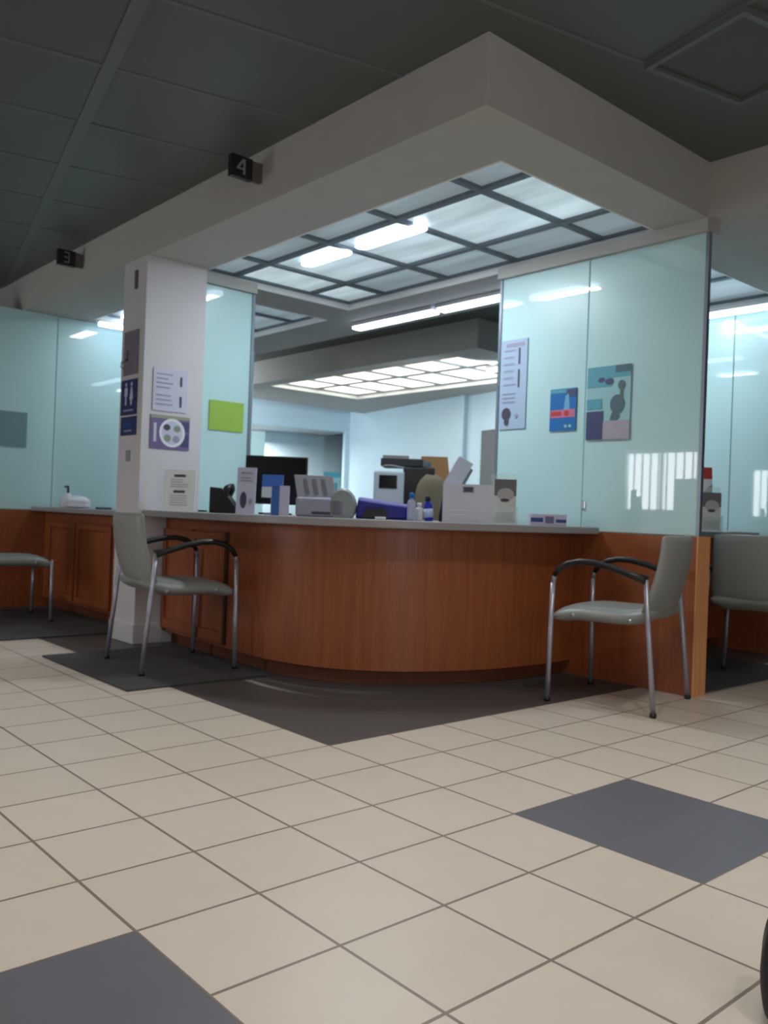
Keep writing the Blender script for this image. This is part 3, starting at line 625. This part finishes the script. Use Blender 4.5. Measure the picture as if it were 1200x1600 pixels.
facing('leaflet', 'red and white leaflet just above the holder right of the glass edge post', 'leaflet', 13.2, 1.07, .3, .52, paper, [(0, .55, 1, 1, red), (.35, 0, 1, .4, mauve, [(0, 0), (1, 0), (1, 1)])], z=TOP+.72+.02)
lh = thing('leaflet_rack', 'clear riser carrying the red and white leaflet', 'rack', (13.25, 1.15, TOP), FA); bx('riser', (-.14, -.05, 0), (.14, .08, .735), acryl, lh)
nb = thing('tissue_box', 'low white box with a blue band on the counter before the right glass', 'box', (10.275, 2.62, TOP), FA)
bx('carton', (-.34, -.14, 0), (.34, .14, .22), mat('pale_lilac_box', (196, 196, 214), .5), nb, bevel=.015)
s = MB(); s.box((-.33, -.148, .06), (-.1, -.14, .14), dblue); s.box((-.06, -.148, .04), (.1, -.14, .17), purple); s.box((.14, -.148, .06), (.33, -.14, .12), dblue); s.build('printed_band', nb)
t = thing('glass_clamp', 'small steel clamp at the foot of the seam in the right glass', 'clamp', (11.1, 2.4, 3.25))
bx('plate', (-.03, -.04, -.08), (0, .04, .08), steel, t, bevel=.01)
# things on the left booth counter
t = thing('pump_bottle', 'white pump bottle with black nozzle on the left booth counter', 'bottle', (6.35, 15.9, 2.782))
s = MB(); s.lathe([(.2, 0), (.21, .03), (.21, .25), (.1, .36), (.07, .4)], white_p); s.build('body', t, smooth=True)
s = MB(); s.tube([(0, 0, .4), (0, 0, .6)], .03, black); s.tube([(0, 0, .58), (-.12, -.08, .57)], .028, black); s.build('pump', t)
rr = random.Random(3)
s = MB(); s.lathe([(.25*(1+.2*rr.random()), 0), (.36, .04), (.3, .14), (.34, .2), (.2, .3), (.08, .33)], paper, seg=9); o = s.build('crumpled_tissue', smooth=False, sub=1); tag(o, 'white crumpled tissue beside the pump bottle on the left counter', 'tissue', loc=(6.4, 15.25, 2.782))
t = thing('pen', 'dark pen lying on the left booth counter near the pillar', 'pen', (6.4, 13.6, 2.782), .6); s = MB(); s.tube([(-.35, 0, .03), (.3, 0, .03)], [.03, .03], ink, 8); s.build('barrel', t); s = MB(); s.tube([(.3, 0, .03), (.38, 0, .03)], [.03, .008], steel, 8); s.build('tip', t)

# ------------------------------------------------------------------ back office
def bp(s_, d): return (26.7-.216*s_+.976*d, 29-.976*s_-.216*d)         # along the right wall
def lp(s_, d): return (26.7-.976*s_+.216*d, 29+.216*s_+.976*d)         # along the left wall
def wallseg(name, f, a, b, z0, z1, th=.3, m=office_wall, parent=None, kind='structure'):
    s = MB(); s.prism([f(a, 0), f(b, 0), f(b, th), f(a, th)], z0, z1, m); return s.build(name, parent, kind=kind)
wallseg('wall_office_right', bp, -.3, 10.9, 0, CEIL)
s = MB(); s.prism([bp(10.6, 0.01), bp(10.6, .6), bp(10.9, .6), bp(10.9, 0.01)], 0, CEIL, office_wall); s.build('wall_office_return', kind='structure')
wallseg('wall_office_side', lambda a, d: bp(a, d+.3), 10.9, 26, 0, CEIL)
d = MB(); d.prism([bp(12.1, .2), bp(14.2, .2), bp(14.2, .29), bp(12.1, .29)], 0, 6.6, mat('dark_grey_door', (84, 86, 90), .5)); o = d.build('door_1', kind='structure')
for nm, a, b, z0, z1 in (('wall_office_left', 0, .25, 0, CEIL), ('wall_office_lintel', .25, 7.2, 7.3, CEIL), ('wall_office_end', 7.2, 12.5, 0, CEIL)): wallseg(nm, lp, a, b, z0, z1)
wallseg('wall_corridor', lambda a, d: lp(a, d+4), -1.5, 14, 0, CEIL)
s = MB(); s.prism([lp(-.5, .3), lp(9, .3), lp(9, 4), lp(-.5, 4)], 7.4, 7.5, wall_m); s.build('ceiling_corridor', kind='structure')
s = MB(); s.prism([lp(3.7, 3.8), lp(4.0, 3.8), lp(4.0, 4), lp(3.7, 4)], 0, 7.0, mat('post_grey', (120, 132, 136), .5)); s.build('trim_2', kind='structure')
t = thing('glass_door', 'pale mint glass panel at the left of the far office opening', 'glass panel', lp(5.4, -.5)+(0,), -.22); bx('glass_pane', (-1.2, 0, 0), (.35, .06, 6.9), glass_m, t); bx('frame', (-1.2, -.02, 6.9), (.37, .08, 7.0), alu, t)
for i, q in enumerate(((18.8, 1.4),)):
    x, y = bp(q[0], -3.2 - i)
    t = thing('strip_light', 'added strip light under the far office ceiling, unseen, brightening the wall', 'strip light', (x, y, SOF if y > 10.8 else CEIL), -.2)
    bx('housing', (-.2, -1.5, -.1), (.2, 1.5, 0), white_p, t); bx('diffuser', (-.16, -1.45, -.16), (.16, 1.45, -.1), tube_s, t)
    area('added_wall_wash', (x, y, 7.9), .4, 75, (.86, .95, 1), (x+3.6, y+8, 2.6), 3.0)  # unseen light and fixture added to brighten the office wall
t = thing('strip_light', 'added hanging strip light, unseen behind the pillar, brightening the far office wall', 'strip light', (15, 29, 8.3), -.2)
bx('housing', (-.2, -1.8, 0), (.2, 1.8, .1), white_p, t); bx('diffuser', (-.16, -1.75, -.06), (.16, 1.75, 0), tube_s, t)
for sy in (-1.2, 1.2): bx('suspension_rod', (-.02, sy-.02, .1), (.02, sy+.02, CEIL-8.3), alu, t)
area('added_office_wash', (15.2, 29, 8.1), .5, 78, (.86, .95, 1), (25.3, 22, 3.5), 3.4)  # added with its hidden fixture to lift the far wall
area('corridor_fill', (lp(4, 2)[0], lp(4, 2)[1], 6.8), .6, 40, (1, .98, .94), (lp(4, 2)[0], lp(4, 2)[1], 0), 3)  # unseen fill light added to brighten the corridor
# photocopier and its neighbours
pc = thing('photocopier', 'black and white photocopier standing in the office behind the counter', 'copier', (13.86, 10.54, 0), FA); pc.scale = (1.12, 1.12, 1.04)
bx('cabinet', (-.7, -.6, 0), (.75, .6, 2.9), grey_p, pc, bevel=.03)
bx('front_unit', (-.75, -.75, 2.9), (0.0, -.2, 3.95), mat('copier_white', (190, 198, 206), .4), pc, bevel=.04); bx('control_screen', (-.62, -.77, 3.5), (-.18, -.75, 3.85), blackg, pc)
bx('scanner_body', (-.02, -.6, 2.9), (.75, .6, 4.1), black, pc, bevel=.04)
s = MB(); s.prism([(-.6, -.5), (.45, -.55), (.7, .4), (-.5, .55)], 4.1, 4.32, mat('copier_black', (34, 36, 40), .5)); s.build('lid', pc, bevel=.03)
s = MB(); s.box((-.55, -.45, 4.32), (.1, .3, 4.4), mat('lid_tan', (150, 142, 138), .6)); s.build('top_cover', pc)
s = MB(); s.grid(lambda u, v: (-.55+.55*u, -.62+.35*v, 4.1+.03*v+.02*math.sin(5*u)), 6, 4, .02, paper); o = s.build('paper_stack'); tag(o, 'white sheets lying on the front of the photocopier', 'paper', loc=(13.86, 10.54, 0), rz=FA); o.scale = (1.12, 1.12, 1.04)
ft = thing('side_table', 'low grey side table behind the photocopier', 'table', (16.5, 12.0, 0), FA)
bx('top', (-1.5, -.5, 2.75), (1.5, .5, 2.85), grey_p, ft)
for sx in (-1.4, 1.4):
    for sy in (-.4, .4): bx('leg', (sx-.05, sy-.05, 0), (sx+.05, sy+.05, 2.75), grey_p, ft)
cb = thing('cardboard_box', 'tan cardboard box with an open flap behind the photocopier', 'box', (16.35, 11.8, 2.852), FA); cb.scale = (1.12,)*3
kraft = mat('cardboard', (196, 152, 104), .8)
s = MB()
for a, b in (((-.45, -.3, 0), (.45, -.27, 1.0)), ((-.45, .27, 0), (.45, .3, 1.0)), ((-.45, -.3, 0), (-.42, .3, 1.0)), ((.42, -.3, 0), (.45, .3, 1.0)), ((-.45, -.3, 0), (.45, .3, .03))): s.box(a, b, kraft)
s.build('carton', cb); s = MB(); s.add([(-.4, .28, 1.0), (.45, .28, 1.0), (.35, .2, 1.75), (-.4, .2, 1.75), (-.4, .3, 1.0), (.45, .3, 1.0), (.35, .22, 1.75), (-.4, .22, 1.75)], [(0, 1, 2, 3), (4, 7, 6, 5), (0, 4, 5, 1), (1, 5, 6, 2), (2, 6, 7, 3), (3, 7, 4, 0)], kraft); s.build('flap', cb)
s = MB(); mx = Matrix.Translation((.45, -.35, 1.0)) @ Matrix.Rotation(R2(28), 4, 'Y'); s.box((-.2, -.03, -.1), (.25, .0, .75), paper, mx); s.box((.25, -.03, -.1), (.33, .03, .6), mat('file_grey', (120, 124, 136), .5), mx); o = s.build('file_folder'); tag(o, 'white folder leaning out of the tan cardboard box', 'folder', loc=(16.35, 11.8, 2.852), rz=FA); o.scale = (1.12,)*3
facing('leaflet_stand', 'small cyan leaflet standing beyond the printer', 'leaflet', 11.4, 10.7, .45, .7, mat('cyan_leaflet', (150, 210, 218), .5), [(0, .8, 1, 1, mat('cyan_band', (66, 170, 192), .5)), (.55, .1, .85, .6, teal)], z=3.3)
t = thing('filing_cabinet', 'white filing cabinet carrying the cyan leaflet', 'cabinet', (11.5, 10.85, 0), FA); bx('body', (-.5, -.35, 0), (.5, .5, 3.3), white_p, t)
for z in (.3, 1.3, 2.3): o = bx('drawer', (-.45, -.38, z), (.45, -.35, z+.85), white_p, t); bx('handle', (-.1, -.42, z+.6), (.1, -.38, z+.66), steel, o)

# ------------------------------------------------------------------ dark bag at the right edge
bg = thing('shoulder_bag', 'dark bag on the floor cut off by the lower right edge of the photo', 'bag', (2.65, -5.32, 0), .4)
s = MB(); s.grid(lambda u, v: (-.0+.02*math.sin(3*u)+(u-.5)*.62*(1-.35*v*v), .05*math.sin(v*3)  , .02+.52*v), 8, 10, .3, mat('black_bag', (22, 21, 26), .55)); s.build('body', bg, smooth=True, sub=1)
s = MB(); s.tube([(-.1, 0, .48), (-.06, 0, .6), (.05, 0, .64), (.16, 0, .6), (.18, 0, .48)], .02, black); s.build('strap', bg, smooth=True)
